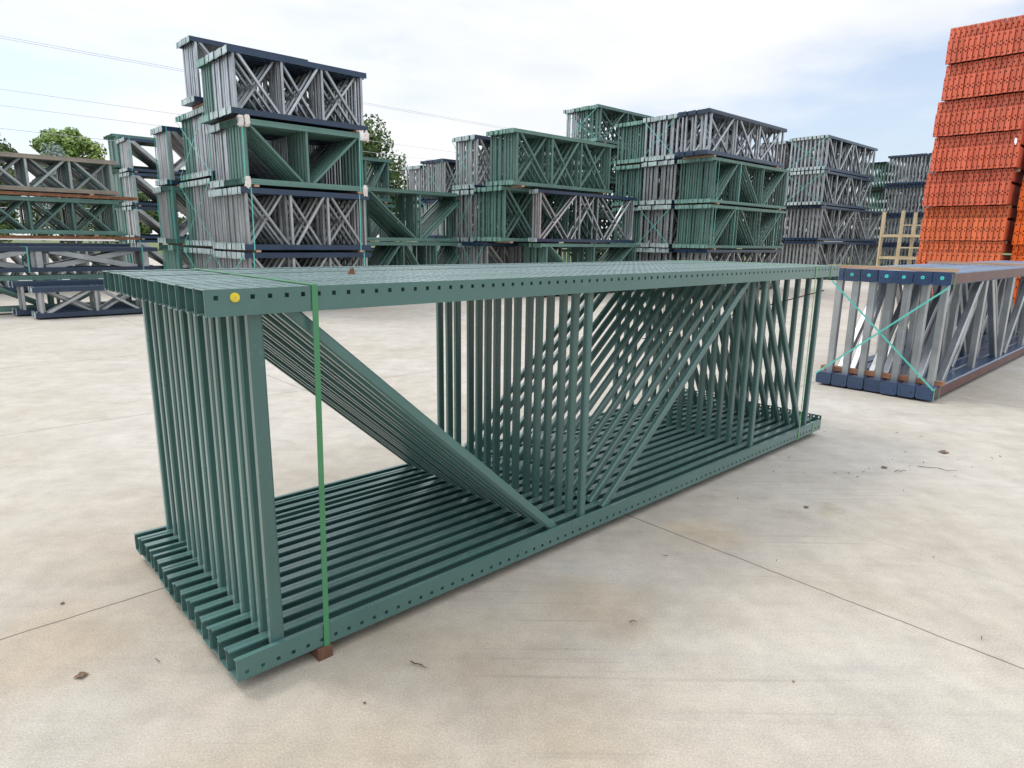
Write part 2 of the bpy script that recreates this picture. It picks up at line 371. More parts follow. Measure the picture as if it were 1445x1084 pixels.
# ------------------------------------------------------------------ the main bundle
def main_bundle():
    L, H, w, h = 4.334, 1.2192, .0762, .0762
    o = bpy.data.objects.new('frame_bundle', None); C.objects.link(o)
    o.location = (-.844, 1.7769, .045); o.rotation_euler = (0, 0, YAW)
    tag(o, 'large strapped bundle of green upright frames lying in the foreground', 'frame bundle', 'bundles of upright rack frames')
    rnd = random.Random(3)
    for i in range(15):
        y = i * .0768 + (.042 if i >= 12 else 0)
        fr = bpy.data.objects.new('upright_frame', None); C.objects.link(fr); fr.parent = o; fr.empty_display_size = .1
        fr.location = (0 if i == 0 else rnd.uniform(-.006, .006), y, 0 if i == 0 else rnd.uniform(-.0015, .0015))
        fr.rotation_euler = (0 if i == 0 else rnd.uniform(-.002, .002), 0, 0)
        link('post', post_mesh(L, w, h, 'green', 1, True, None, 2), fr, (0, 0, H))
        link('post', post_mesh(L, w, h, 'green', -1, True, None, 2), fr, (0, 0, 0))
        for k, p0, p1, a_, b_ in [(b_[0], b_[1], b_[2], .044 if n_ == 0 else .038, .033 if n_ == 0 else .031) for n_, b_ in enumerate(lattice(L, H, PAT['main'], h, .038, .031))]:
            link('diagonal_brace' if k == 'd' else 'upright_brace', brace_mesh(p0, p1, a_, b_, 'green', -1 if b_ > .04 else 0), fr, (0, w / 2 + (.002 if k == 'd' else 0), 0))
        # foot plate at the far end, standing a little proud of the lips, with two bolt holes
        mb = MB()
        for (za, zb) in ((-.001, h + .03), (H - h - .03, H + .001)):
            zs = [za, zb - .022, zb - .010, zb] if za < .5 else [za, za + .010, za + .022, zb]
            ys = [.001, .014, .026, .050, .062, w - .001]
            hj = 1
            perf(mb, 'green', Vector((L + .006, 0, 0)), Y3, Z3, X3, ys, zs, lambda a, b: a in (1, 3) and b == 1, .005)
        link('end_plate', mb.mesh('end_plate_mesh'), fr)
    W = 14 * .0768 + .042 + w; e = .0035
    # near strap: broad green band, slanting a little
    mb = MB(); x = .30
    mb.ribbon([(x, -e, -e), (.322, -e, H + e), (.345, W + e, H + e), (.33, W + e, -e), (x, -e, -e)], X3, .019, .002, 'strap_green')
    # metal seal on the band
    link('strap', mb.mesh('strap_mesh'), o)
    mb = MB()
    mb.ribbon([(3.955, -e, -e), (3.94, -e, H + e), (3.95, W + e, H + e), (3.96, W + e, -e), (3.955, -e, -e)], X3, .009, .002, 'strap_pale')
    link('strap', mb.mesh('strap_mesh'), o)
    for za, zb in ((-e, .085), (H - .085, H + e)):
        mb = MB(); mb.ribbon([(4.19, -e, za), (4.19, -e, zb), (4.19, .085, zb), (4.19, .085, za), (4.19, -e, za)], X3, .008, .002, 'strap_pale')
        link('strap', mb.mesh('strap_mesh'), o)
    mb = MB(); mb.tube([(4.14, .01, 1.05), (3.6, 1.14, .62)], .004, 'twig', 5)
    link('strap', mb.mesh('strap_mesh'), o)
    # yellow plug in the second hole of the nearest top post
    mb = MB(); cx = .0317 + .0508; cz = H - .024
    for r, t0, t1 in ((.0135, -.0035, -.0001), (.0085, -.0065, -.0034)):
        mb.prism([(r * math.cos(k * .3927), r * math.sin(k * .3927)) for k in range(16)], Vector((cx, t0, cz)), Vector((cx, t1, cz)), X3, Z3, 'yellow')
    mb.prism([(.003 * math.cos(k * .7854), .003 * math.sin(k * .7854)) for k in range(8)], Vector((cx, -.0072, cz)), Vector((cx, -.006, cz)), X3, Z3, 'tan')
    link('plug', mb.mesh('plug_mesh'), o)
    for x, nm in ((.27, 'near'), (3.92, 'far')):
        mb = MB(); mb.box((-.026, 0, -.045 + .0), (.026, W + .0, -.004), 'wood_dark')
        t = link('timber', mb.mesh('timber_mesh'), None, o.location + A * (x + .02) + B * (-.012 if nm == 'near' else .06), (0, 0, YAW))
        tag(t, 'reddish timber bearer under the %s end of the foreground green bundle' % ('near' if nm == 'near' else 'far right'), 'timber', 'timber bearers under the foreground bundle')
    # rusty lump lying on top
    mb = MB(); rr = random.Random(4); n = 8
    base = [(math.cos(k * .785) * .017 * rr.uniform(.7, 1.2), math.sin(k * .785) * .013 * rr.uniform(.7, 1.2)) for k in range(n)]
    top = [(x * .45 + .003, y * .5) for x, y in base]
    for k in range(n):
        a_, b_ = base[k], base[(k + 1) % n]; c_, d_ = top[(k + 1) % n], top[k]
        mb.quad([(*a_, 0), (*b_, 0), (*c_, .021 + .003 * (k % 2)), (*d_, .021 + .003 * ((k + 1) % 2))], 'rust')
    mb.quad([(*p, .022) for p in top], 'rust'); mb.quad([(*p, 0) for p in base][::-1], 'rust')
    t = link('stone', mb.mesh('stone_mesh'), None, (-.66, 2.68, .045 + H + .001)); tag(t, 'small reddish brown lump lying on top of the foreground bundle', 'stone')
main_bundle()

# ------------------------------------------------------------------ blue and galvanised bundle on the right
def right_bundle():
    L, H, w, h, pitch = 7.4, 1.158, .141, .112, .1525
    o = bpy.data.objects.new('frame_bundle', None); C.objects.link(o)
    o.location = (3.865, 5.80, .02); o.rotation_euler = (0, 0, YAW)
    tag(o, "bundle of silver frames with dark blue posts beyond the foreground bundle's right end", 'frame bundle', 'bundles of upright rack frames')
    pat = [('v', .02), ('d', .14, .045, 0), ('v', .165), ('d', .19, .30, 1), ('v', .33), ('d', .36, .47, 0), ('v', .50), ('d', .53, .64, 1), ('v', .67), ('d', .70, .81, 0), ('v', .84), ('d', .87, .97, 1), ('v', .985)]
    pat2 = [('v', .02), ('d', .06, .185, 1), ('v', .21), ('d', .24, .35, 0), ('v', .38), ('d', .41, .52, 1), ('v', .55), ('d', .58, .69, 0), ('v', .72), ('d', .75, .86, 1), ('v', .985)]
    rnd = random.Random(8)
    for i in range(7):
        fr = bpy.data.objects.new('upright_frame', None); C.objects.link(fr); fr.parent = o; fr.empty_display_size = .1
        fr.location = (rnd.uniform(-.012, .012), i * pitch, rnd.uniform(-.002, .006))
        side = 'brown' if i == 0 else None
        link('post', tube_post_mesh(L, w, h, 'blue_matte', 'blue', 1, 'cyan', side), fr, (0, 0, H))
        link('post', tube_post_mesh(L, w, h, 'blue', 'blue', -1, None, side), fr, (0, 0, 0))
        pp = pat if i % 2 else pat2
        for k, p0, p1, a_, b_ in lattice(L, H, pp, h, .07 if i else .07, .06):
            link('diagonal_brace' if k == 'd' else 'upright_brace', brace_mesh(p0, p1, a_, b_, 'galv', -1 if (k == 'v' and 0) else 0), fr, (0, w / 2 + (.002 if k == 'd' else 0), 0))
    W = 6 * pitch + w
    # a chalked mark on the nearest top plate
    mb = MB(); rr = random.Random(2)
    for k in range(7):
        yy = .022 + rr.uniform(0, .02); zz = H - .02 - k * .0125
        mb.box((-.0105, yy, zz - .0035), (-.0078, yy + rr.uniform(.006, .016), zz), 'white')
    link('chalk_mark', mb.mesh('mark_mesh'), o)
    # battens: on top at the near end, on top farther back, inside at the bottom
    for x, z0, hh in ((.05, H + .008, .028), (3.3, H + .008, .03), (.19, h + .006, .04)):
        mb = MB(); mb.box((-.04, -.02, 0), (.04, W + .03, hh), 'wood_red' if z0 < .5 else 'wood')
        link('batten', mb.mesh('batten_mesh'), o, (x, 0, z0))
    for p, q in (((-.02, W - .05, H - .12), (-.026, .0, .10)), ((-.03, .0, H - .12), (-.036, W, .10))):
        mb = MB(); mb.ribbon([p, q], Vector((0, 1, -1 if p[1] > q[1] else 1)), .016, .0025, 'teal'); link('strap', mb.mesh('strap_mesh'), o)
    e = .005
    mb = MB(); mb.ribbon([(.08, -e, H - h - .03), (.08, -e, H + .04), (.08, W, H + .04)], X3, .012, .0025, 'strap_pale'); link('strap', mb.mesh('strap_mesh'), o)
    mb = MB(); mb.ribbon([(.16, -e, -e), (.16, -e, h + .05), (.16, .2, h + .05)], X3, .012, .0025, 'teal'); link('strap', mb.mesh('strap_mesh'), o)
    mb = MB(); mb.ribbon([(-.012, -e, 0), (-.012, -e, h + .01)], X3, .014, .0025, 'teal'); link('strap', mb.mesh('strap_mesh'), o)
right_bundle()

# ------------------------------------------------------------------ the stacks in the yard
G = 'bundles of upright rack frames'
def at(P, da=0, db=0): v = Vector((P[0], P[1], 0)) + A * da + B * db; return (v.x, v.y)
CAT = 'frame bundle'
# tall stack left of centre
c1 = (-4.873, 11.864)
bundle('lowest frame bundle of the tall left stack, mostly hidden by the foreground bundle', CAT, G, at(c1, .04), .05, 2.6, 1.07, [('bd', 13)], 'zig', .127, True, (.06, .93), True, jit=.012)
bundle('teal strapped grey frame bundle with navy posts, second up in the tall left stack', CAT, G, at(c1, .05), 1.17, 2.58, 1.09, [('bd', 13)], 'zig', .127, True, (.07, .91), jit=.012)
bundle('green frame bundle with pale foam pads at its corners in the tall left stack', CAT, G, at(c1, .10), 2.32, 2.54, 1.10, [('gg', 7), ('bs', 6)], 'vee', .127, False, (.02, .92), False, pads=((.04, 1.05), (.15, 1.07), (.09, .03), (2.40, 1.06), (2.50, 1.06), (2.44, .02)), jit=.012)
bundle('bundle of shiny grey frames with navy posts right on top of the green padded bundle', CAT, G, c1, 3.48, 2.66, 1.07, [('bs', 8), ('ggp', 5)], 'zig', .125, True, (), jit=.012)
bundle('lowest bundle of the second tall column, grey ends beside green ones', CAT, G, at(c1, .10, 1.75), .05, 2.6, 1.10, [('bd', 15), ('ggp', 5)], 'zig', .094, True, (), True, jit=.012)
bundle('middle bundle of the second tall column, grey and green ends under crossed teal straps', CAT, G, at(c1, .14, 1.75), 1.21, 2.6, 1.30, [('bd', 15), ('ggp', 5)], 'zig', .094, True, (), True, jit=.012)
bundle('third bundle up in the second tall column, silver and green ends', CAT, G, at(c1, .17, 1.75), 2.57, 2.6, 1.28, [('bs', 13), ('ggp', 7)], 'vee', .094, True, (), True, jit=.012)
bundle('narrow silver frame bundle on top of the second tall column at left', CAT, G, at(c1, .0, 1.85), 3.92, 2.36, 1.14, [('bs', 8)], 'vee', .094, False, (), jit=.012)
c3 = at(c1, -.05, 3.88)
for k, (st, lb) in enumerate((([('ggp', 3), ('gg', 7)], 'bottom bundle of solid green frames left of the second tall column'),
                 ([('gg', 4), ('bd', 6)], 'green and grey frame bundle in the middle of the third column from the tall stack'),
                 ([('bd', 8)], 'small grey frame bundle on top of the third column, left of the tall ones'))):
    bundle(lb, CAT, G, c3, (.05, 1.24, 2.50)[k], 2.6, (1.14, 1.22, 1.19)[k], st, 'vee', .112, False, (.03,), jit=.012, bw=.08, bd=.10)

# green stack to the right of it
d0 = at((-3.33, 15.7), -.35)
bundle('lowest green frame bundle right of the tall stack, half hidden by the foreground one', CAT, G, d0, .05, 3.4, 1.275, [('gg', 12)], 'zigu', .09, False, (), False)
bundle('upper green frame bundle with long slanting braces, right of the tall left stack', CAT, G, d0, .05 + 1.3, 3.4, 1.22, [('gg', 12)], 'vee', .09, False, (), False)
d2 = at(d0, .1, 1.9)
for k in range(3):
    bundle(('bottom', 'middle', 'top')[k] + ' green frame bundle of the stack standing behind the slant braced green stack', CAT, G, at(d2, -.1 * k), .05 + k * 1.16, 2.2, 1.1, [('gg', 8)], 'zigu', .09, False)

# centre stacks
f1 = (-.05, 15.9); f0 = (.57, 16.3)
bundle('green bundle at the bottom of the centre stack, long perforated post showing', CAT, G, at(f0, .15), .05, 4.04, 1.29, [('ggp', 5), ('gg', 5)], 'vee', .084, False, (), False)
bundle('dark bundle with round navy post ends low in the centre stack beside the green one', CAT, G, at(f1, -.1, .9), .05, 3.0, 1.29, [('rolld', 9)], 'vee', .1, False, (), True)
bundle('four silver frames with navy posts at the front middle of the centre stack', CAT, G, f0, .05 + 1.33, 3.93, 1.24, [('bs', 4)], 'tri', .082, True, (), False, spacers=False)
bundle('green bundle behind the silver frames in the middle of the centre stack', CAT, G, at(f1, 0, .38), .05 + 1.33, 3.7, 1.29, [('ggp', 12)], 'zig', .086, True, (), False)
bundle('green bundle of crossed braces on top of the centre stack', CAT, G, f1, .05 + 2.645, 3.7, 1.25, [('ggp', 11)], 'zig', .088, True, (), False, bw=.05)
f2 = at(f1, .0, 1.42)
for k in range(3):
    bundle(('bottom', 'middle', 'top')[k] + ' grey frame bundle with navy posts directly left of the centre green stack', CAT, G, f2, .05 + k * 1.31, 3.0, 1.27, [('bd', 9)], 'zig', .1, True, (), True)
f3 = at(f1, 1.3, 2.5)
for k in range(3):
    bundle(('bottom', 'middle', 'top')[k] + ' dark bundle standing behind the centre stacks, glimpsed through their braces', CAT, G, f3, .05 + k * 1.28, 3.0, 1.2, [('bd', 5), ('gg', 8)], 'zig', .1, True)
e1 = (-2.55, 24.2)
for k in range(3):
    bundle(('bottom', 'middle', 'top')[k] + ' round ended navy bundle of the small far stack between green and centre stacks', CAT, G, e1, .05 + k * 1.4, 2.6, 1.36, [('rolld', 12)], 'zig', .115, True, (), True)
    bundle(('bottom', 'middle', 'top')[k] + ' bundle with flat pale post ends at the left of the small far stack', CAT, G, at(e1, .0, 1.45), .05 + k * 1.4 - .02, 2.6, 1.25, [('bd', 9)], 'zig', .115, True, ())

# green tower behind, centre right
g1 = (2.59, 21.72)
for k in range(5):
    bundle(('lowest', 'second lowest', 'middle', 'second highest', 'highest')[k] + ' bundle of the tall green tower behind the centre right stacks', CAT, G, g1, .05 + k * 1.117, 4.6, 1.085,
           [('ggp', 10), ('bs', 5)] if k == 4 else [('gg', 15)], 'wide', .1, True, (), k == 4)
h1 = (5.313, 18.235)
hh = 1.22
bundle('frame bundle with round navy post ends at the bottom of the centre right stack', CAT, G, h1, .05, 4.5, 1.18, [('rolld', 10)], 'wide', .105, True, (), False)
bundle('green frame bundle second from the bottom of the centre right stack, teal strapping upright', CAT, G, h1, .05 + hh, 4.5, 1.16, [('ggp', 14)], 'wide', .082, False, (.06, .3, .85), False)
bundle('green frame bundle third from the bottom of the centre right stack, under the silver one', CAT, G, h1, .05 + 2 * hh, 4.5, 1.17, [('ggp', 14)], 'wide', .082, False, (.06, .32), False)
bundle('bundle of silver frames with round navy post ends on top of the centre right stack', CAT, G, at(h1, -.36), 3.71, 4.4, 1.12, [('roll', 7)], 'wide', .14, True, (), False, bw=.06, bd=.05)
h2 = at(h1, .0, 1.24)
for k in range(4):
    bundle(('lowest', 'second lowest', 'third', 'top')[k] + ' grey ended bundle of the column just left of the centre right stack', CAT, G, at(h2, 0, 0), .05 + k * hh, 4.2, 1.18,
           [('bs' if k == 3 else 'bd', 10)], 'wide', .115, True, (), k in (1, 3))
h3 = at(h1, .05, 2.45)
for k in range(4):
    bundle(('bottom', 'lower middle', 'upper middle', 'top')[k] + ' green bundle of the narrow column between green tower and grey ends', CAT, G, h3, .05 + k * hh, 3.0, 1.15, [('ggp', 11)], 'vee', .09, False)
# right hand grey stack
i1 = (12.35, 27.19); hi = 1.40
for k in range(4):
    bundle(('lowest', 'second lowest', 'third', 'top')[k] + ' bundle of the far galvanised stack between the centre right and orange stacks', CAT, G, at(i1, (.1, .15, 0, 0)[k]), (.05, 1.58, 3.0, 4.36)[k], (7.6, 7.4, 5.45, 5.4)[k], (1.49, 1.38, 1.32, 1.30)[k],
           [(('rolld', 'rolld', 'bs', 'bs')[k], 10)], 'long', .16, True, (), k > 1, bw=.075, bd=.07)
i2 = at(i1, .1, 1.75)
for k in range(4):
    bundle(('bottom', 'lower middle', 'upper middle', 'top')[k] + ' frame bundle at the left flank of the far grey galvanised stack', CAT, G, i2, .05 + k * hi, 4.2, 1.36, [('bd', 8)], 'long', .17, True, bw=.06, bd=.05)
j1 = (20.6, 31.0)
for k in range(4):
    for q in range(2):
        bundle(('lowest', 'second lowest', 'third', 'top')[k] + ' dark round ended bundle %s far behind' % ('beside the orange beams' if q == 0 else 'one column left of the orange beams,'), CAT, G, at(j1, 0, q * 1.75), .05 + k * 1.42, 3.0, 1.38, [('roll', 11)], 'vee', .155, True, bw=.055, bd=.05)
k1 = at(j1, 1.0, 3.8)
for k in range(4):
    bundle(('lowest', 'second lowest', 'third', 'top')[k] + ' green bundle just showing left of the dark round ended stack', CAT, G, k1, .05 + k * 1.4, 3.0, 1.3, [('gg', 8)], 'vee', .15)

# narrow blue and green stacks at left
b1 = (-14.38, 25.2)
for k in range(4):
    bundle(('bottom', 'second', 'third', 'top')[k] + ' bundle of the slim grey navy posted stack left of the tall columns', CAT, G, at(b1, .0), .05 + k * 1.23, 3.0, 1.17, [('bd', 10)], 'vee', .13, False, (.05,), False, bw=.13, bd=.125)
b2 = at(b1, -.1, 1.35)
for k in range(4):
    bundle(('bottom', 'second', 'third', 'top')[k] + ' bundle of the slim green stack just left of the slim grey one', CAT, G, b2, .05 + k * 1.3, 4.0, 1.22, [('gg', 10)], 'vee', .13, False, (.04,), False, bw=.13, bd=.12)

# loose piles at the left edge
aR = (-10.5, 17.0)
aO = at(aR, -6.0)
bundle('sagging bottom row of grey braced frames in the rusty pile at left', CAT, G, at(aO, .45), .05, 6.1, 1.12, [('bn', 6), ('gg', 6)], 'dense', .14, True, (), bw=.05)
bundle('green cross braced frames between rusty posts in the pile at left', CAT, G, aO, 1.40, 6.45, .86, [('gg', 14)], 'dense', .12, True, (), bw=.038)
bundle('weathered grey frames with rusty posts on top of the pile at left', CAT, G, at(aO, .05), 2.40, 6.4, .84, [('tg', 2), ('gg', 3), ('gs', 3), ('bn', 6)], 'dense', .13, True, (), bw=.055, bd=.05)
for zz, lb in ((1.27, 'bundle of thin rusty posts lying under the green cross braced frames'), (2.28, 'rusty posts lying under the weathered grey frames')):
    root = bpy.data.objects.new('post_bundle', None); C.objects.link(root); root.location = (*at(aO, .3), zz); root.rotation_euler = (0, 0, YAW); tag(root, lb, 'post bundle')
    for q in range(4):
        link('post', post_mesh(6.55, .0702, .0702, 'rust', 1, True, None, 1), root, (random.uniform(-.1, .1), q * .11, .085))
pR = (-7.45, 12.8); pO = at(pR, -5.2)
bundle('low green frame bundle on the ground at the left edge, perforated top post', CAT, G, pO, .05, 5.3, .62, [('gg', 4)], 'long', .085, True, (), holes=True)
bundle('galvanised frames between dark blue posts lying on the low green bundle at left', CAT, G, at(pO, .15), .73, 5.55, .44, [('bd', 8)], 'zig', .085, True, (.3, .62, .95), bw=.10)
s1 = (-8.55, 11.15); s2 = (-7.91, 10.75)
bundle('small frame bundle with blue posts standing behind the nearest small blue one at left', CAT, G, s1, .03, 2.5, .56, [('bd', 4)], 'vee', .085, True, (), False, spacers=False)
bundle('nearest small bundle of pale braced frames with blue posts on the ground at left', CAT, G, s2, .03, 2.5, .50, [('bd', 4)], 'zigu', .085, True, (), False, spacers=False, holes=False)

# ------------------------------------------------------------------ orange beams
def beam_mesh(mat, long, hb):
    key = ('beam', mat, long, hb)
    if key in _cache: return _cache[key]
    mb = MB()
    prof = [(.012, 0), (.062, 0), (.062, hb), (.036, hb), (.036, hb - .025), (.012, hb - .025)]
    mb.prism(prof, Vector((.07, 0, .012)), Vector((2.6, 0, 0)), Y3, Z3, mat, True); me = mb.mesh('beam_mesh'); _cache[key] = me; return me
def conn_mesh(mat, hc_):
    key = ('conn', mat, hc_)
    if key in _cache: return _cache[key]
    mb = MB(); w = .088
    vb = [0]; hs = []
    # end plate with rows of holes; angle folded back along one side
    rows = [hc_ * f for f in (.12, .42, .5, .58, .88)] if hc_ > .3 else [hc_ * f for f in (.18, .5, .82)]
    ys = [0, .010, .034, .052, .076, w]
    for r in rows: vb += [r - .015, r + .015]
    vb.append(hc_)
    nr = len(rows)
    def hole(a, b):
        if b % 2 == 0 or b >= 2 * nr: return False
        k = (b - 1) // 2
        if nr == 5: return (k in (0, 4) and a == 3) or (k in (1, 3) and a == 1) or (k == 2 and a == 3)
        return (a == 1) if k % 2 == 0 else (a == 3)
    sl = Vector((.24, .97, 0)); perf(mb, mat, Vector((-.012, 0, 0)), sl, Z3, Vector((-.97, .24, 0)), ys, vb, hole, .004)
    mb.quad([(.05, .002, 0), (.05, w, 0), (.05, w, hc_), (.05, .002, hc_)], 'dark')  # near-black sheet behind the holes, standing in for the shade inside them
    mb.box((-.012, -.004, 0), (.05, -.0005, hc_), mat)
    me = mb.mesh('connector_mesh'); _cache[key] = me; return me
def orange_stack(P, n, layers, mat, word, lay=.70, seed=1, dz0=.0):
    rnd = random.Random(seed)
    ordn = ['lowest', 'second lowest', 'third', 'fourth', 'fifth', 'sixth', 'seventh', 'eighth and highest', 'topmost loose']
    for k in range(layers):
        root = bpy.data.objects.new('beam_bundle', None); C.objects.link(root)
        q = at(P, rnd.uniform(-.04, .04), rnd.uniform(-.05, .05)); root.location = (q[0], q[1], .06 + k * lay + dz0); root.rotation_euler = (0, 0, YAW + rnd.uniform(-.01, .01))
        tag(root, '%s layer of %s' % (ordn[k], word), 'beam bundle', 'layers of orange beams')
        for row, (zz, hcn, xo) in enumerate(((0.01, .465, 0), (.478, .252, .09))):
            for i in range(n):
                mt = 'orange_mid' if (mat == 'orange' and k < 3) else mat
                b = link('beam', beam_mesh(mt, row, .42 if row == 0 else .22), root, (xo + rnd.uniform(-.008, .008), i * .0985 + (.01 if row else 0), zz + rnd.uniform(-.004, .004)))
                link('connector', conn_mesh(mt, hcn), b, (0, 0, 0), (rnd.uniform(-.01, .01), 0, rnd.uniform(-.05, .05)))
        mb = MB()
        for x in (.4, 2.2): mb.box((x, 0, -.055), (x + .09, n * .0985, .008), 'wood')
        link('spacer', mb.mesh('spacer_mesh'), root)
        if k == 4 and mat == 'orange':   # torn paper tags left on the connectors
            mb = MB(); y0 = rnd.uniform(.15, 1.3); z0 = rnd.uniform(.42, .5)
            if k == 4 or k == 3: y0 = .05
            mb.quad([(-.02, y0, z0), (-.025, y0 + .05, z0 + .01), (-.018, y0 + .045, z0 + .10), (-.02, y0 + .005, z0 + .085)], 'white')
            mb.quad([(-.018, y0, z0), (-.02, y0 + .02, z0 - .05), (-.023, y0 + .045, z0 + .008)], 'white')
            link('paper_tag', mb.mesh('tag_mesh'), root)
o1 = (10.26, 14.0)
orange_stack(o1, 16, 8, 'orange', 'the big stack of orange red beams at right', lay=.737, seed=5)
orange_stack(at(o1, .30, -1.71), 16, 7, 'orange_bright', 'the brighter orange beam stack at the right edge', seed=9)

# ------------------------------------------------------------------ tan steel racks behind
def tan_rack(P, label, lv):
    root = bpy.data.objects.new('storage_rack', None); C.objects.link(root); root.location = (P[0], P[1], 0); root.rotation_euler = (0, 0, YAW - R(35))
    tag(root, label, 'storage rack', 'tan storage racks')
    for x in (0, 1.3):
        for y in (0, 1.0):
            mb = MB(); mb.box((x, y, 0), (x + .09, y + .09, lv * .8 + .25), 'tan'); link('post', mb.mesh('post_mesh'), root)
    for k in range(lv):
        mb = MB(); z = .12 + k * .8
        for y in (.012, 1.008): mb.box((.092, y, z), (1.298, y + .06, z + .08), 'tan')
        for x in (.012, 1.312): mb.box((x, .092, z + .003), (x + .06, .998, z + .083), 'tan')
        mb.box((.095, .07, z + .085), (1.295, 1.0, z + .10), 'tan')
        link('shelf', mb.mesh('shelf_mesh'), root)
        mb = MB(); mb.box((.092, .02, z + .40), (1.298, .06, z + .45), 'tan'); link('rail', mb.mesh('rail_mesh'), root)
tan_rack((14.0, 24.2), 'tan steel rack standing between the far grey stack and the orange beams', 3)

# ------------------------------------------------------------------ trees, fence, wires
def tree(P, h, r, mat, label, seed, cb=.25, lean=0, n=5000, leaf=.30, conifer=False, blobs=26):
    rnd = random.Random(seed)
    root = bpy.data.objects.new('pine_tree' if conifer else 'tree', None); C.objects.link(root); root.location = (P[0], P[1], 0)
    tag(root, label, 'tree')
    mb = MB(); th = h * (.9 if conifer else .62)
    mb.tube([(0, 0, -.1), (.1, 0, th * .4), (.05, .1, th * .75), (0, 0, th)], [h * .03, h * .024, h * .015, h * .006], 'bark', 8)
    link('trunk', mb.mesh('trunk_mesh'), root)
    cl = []
    for k in range(blobs):
        if conifer:
            f = (k + .5) / blobs; z = h * (.08 + .9 * f); rad = r * (1 - f) * rnd.uniform(.6, 1.0) ; an = k * 2.4
            cl.append((Vector((math.cos(an) * rad * .7, math.sin(an) * rad * .7, z)), r * .38 * (1.15 - f)))
        else:
            an = rnd.uniform(0, 6.283); el = rnd.uniform(-.9, 1) ; rr_ = rnd.uniform(.45, 1.0)
            zc = h * (cb + (1 - cb) * .48)
            ce = math.sqrt(max(0, 1 - el * el))
            cl.append((Vector((math.cos(an) * ce * r * rr_ * .85, math.sin(an) * ce * r * rr_ * .85, zc + el * rr_ * h * (1 - cb) * .42)), r * rnd.uniform(.22, .38)))
    if not conifer:
        lm = MB()
        for c, s in cl[::2]:
            st = Vector((0, 0, h * rnd.uniform(.22, .5))); md = (st + c) / 2 + Vector((0, 0, -.05 * h))
            lm.tube([st, md, c], [h * .010, h * .007, h * .002], 'bark', 5)
        link('limb', lm.mesh('limb_mesh'), root)
    mb = MB(); mb.mi(mat)
    for q in range(n):
        c, s = cl[rnd.randrange(len(cl))]
        d = Vector((rnd.gauss(0, 1), rnd.gauss(0, 1), rnd.gauss(0, 1))).normalized() * s * rnd.uniform(.5, 1.08)
        d.z *= .8
        p = c + d; nrm = (d.normalized() + Vector((rnd.uniform(-.8, .8), rnd.uniform(-.8, .8), rnd.uniform(-.4, 1)))).normalized()
        u = nrm.orthogonal().normalized(); u.rotate(Matrix.Rotation(rnd.uniform(0, 6.28), 3, nrm)); v = nrm.cross(u)
        sz = leaf * rnd.uniform(.5, 1.1)
        mb.quad([p - u * sz * .5, p + v * sz * .28, p + u * sz * .5, p - v * sz * .28], mat)
    link('crown', mb.mesh('crown_mesh'), root)
tree((-39.6, 60), 11.4, 3.0, 'leaf_light', 'light green round topped tree behind the rusty pile at left', 1, cb=.3, n=9000, leaf=.42)
tree((-34.8, 52), 8.6, 2.3, 'needle', 'blue grey conifer in front of the light green tree at left', 2, n=11000, leaf=.24, cb=.05, blobs=40)
tree((-42.9, 55), 11.0, 3.3, 'leaf', 'dark tree at the far left edge of the yard', 3, cb=.12, n=8000, leaf=.4)
tree((-10.3, 45), 9.9, 3.6, 'leaf', 'dark green tree showing right of the tall left stack', 4, cb=.08, n=12000, leaf=.34, blobs=34)
tree((-6.4, 47), 5.2, 1.7, 'leaf', 'low dark bush right of the tree behind the tall stack', 5, cb=.02, n=4000, leaf=.3)
tree((-27.5, 46), 6.5, 2.6, 'leaf', 'middle sized tree behind the slim blue stack', 6, cb=.05, n=6000, leaf=.35)
for k in range(9):
    x = -52 + k * 5.6
    tree((x, 66 + (k % 3) * 2), 5.6 + (k * 37 % 5) * .5, 3.3, 'leaf' if k % 2 else 'leaf_light', ('leafy bush in the hedge row beyond the fence, seen through the left pile'), 20 + k, cb=.02, n=3500, leaf=.42)
    bpy.data.objects[-1] if False else None
for ob in [o for o in C.objects if o.get('label', '').startswith('leafy bush')]:
    ob['group'] = 'bushes in the hedge row'
# white rail fence far behind the left pile
root = bpy.data.objects.new('fence', None); C.objects.link(root); root.location = (-40, 42, 0); tag(root, 'white rail fence with grey steel posts far behind the rusty pile at left', 'fence')
mb = MB(); mb.box((0, 0, 1.0), (34, .06, 1.12), 'white'); link('rail', mb.mesh('rail_mesh'), root)
mb = MB(); mb.box((0, 0, 2.95), (34, .05, 3.0), 'galv_dull'); link('rail', mb.mesh('rail_mesh'), root)
for k in range(12):
    mb = MB(); mb.tube([(k * 3 + .2, .12, 0), (k * 3 + .2, .12, 3.05)], .035, 'galv_dull', 8); link('post', mb.mesh('post_mesh'), root)

def wire(z, d, off, label):
    mb = MB(); pts = []
    P0 = Vector((-17.6 + off, 24, z))
    for k in range(41):
        s = (k / 40 - .2) * 110; sag = 1.2 * ((s - 33) / 55) ** 2 - .43
        p = P0 + A * s; p.z = z + sag * .5; pts.append(p - P0)
    mb.tube(pts, .008, 'wire', 5)
    tag(link('power_line', mb.mesh('wire_mesh'), None, P0), label, 'power line', 'overhead wires')
for z, off, lb in ((7.95, 0, 'highest overhead wire crossing the sky at left, upper one of a close pair'), (7.84, .25, 'lower wire of the close high pair crossing the sky at left'),
              (6.23, 0, 'overhead wire well below the high pair at left'), (5.7, 0, 'second lowest overhead wire in the sky at left'), (4.94, 0, 'lowest overhead wire, passing over the light green tree')):
    wire(z, 24, off, lb)

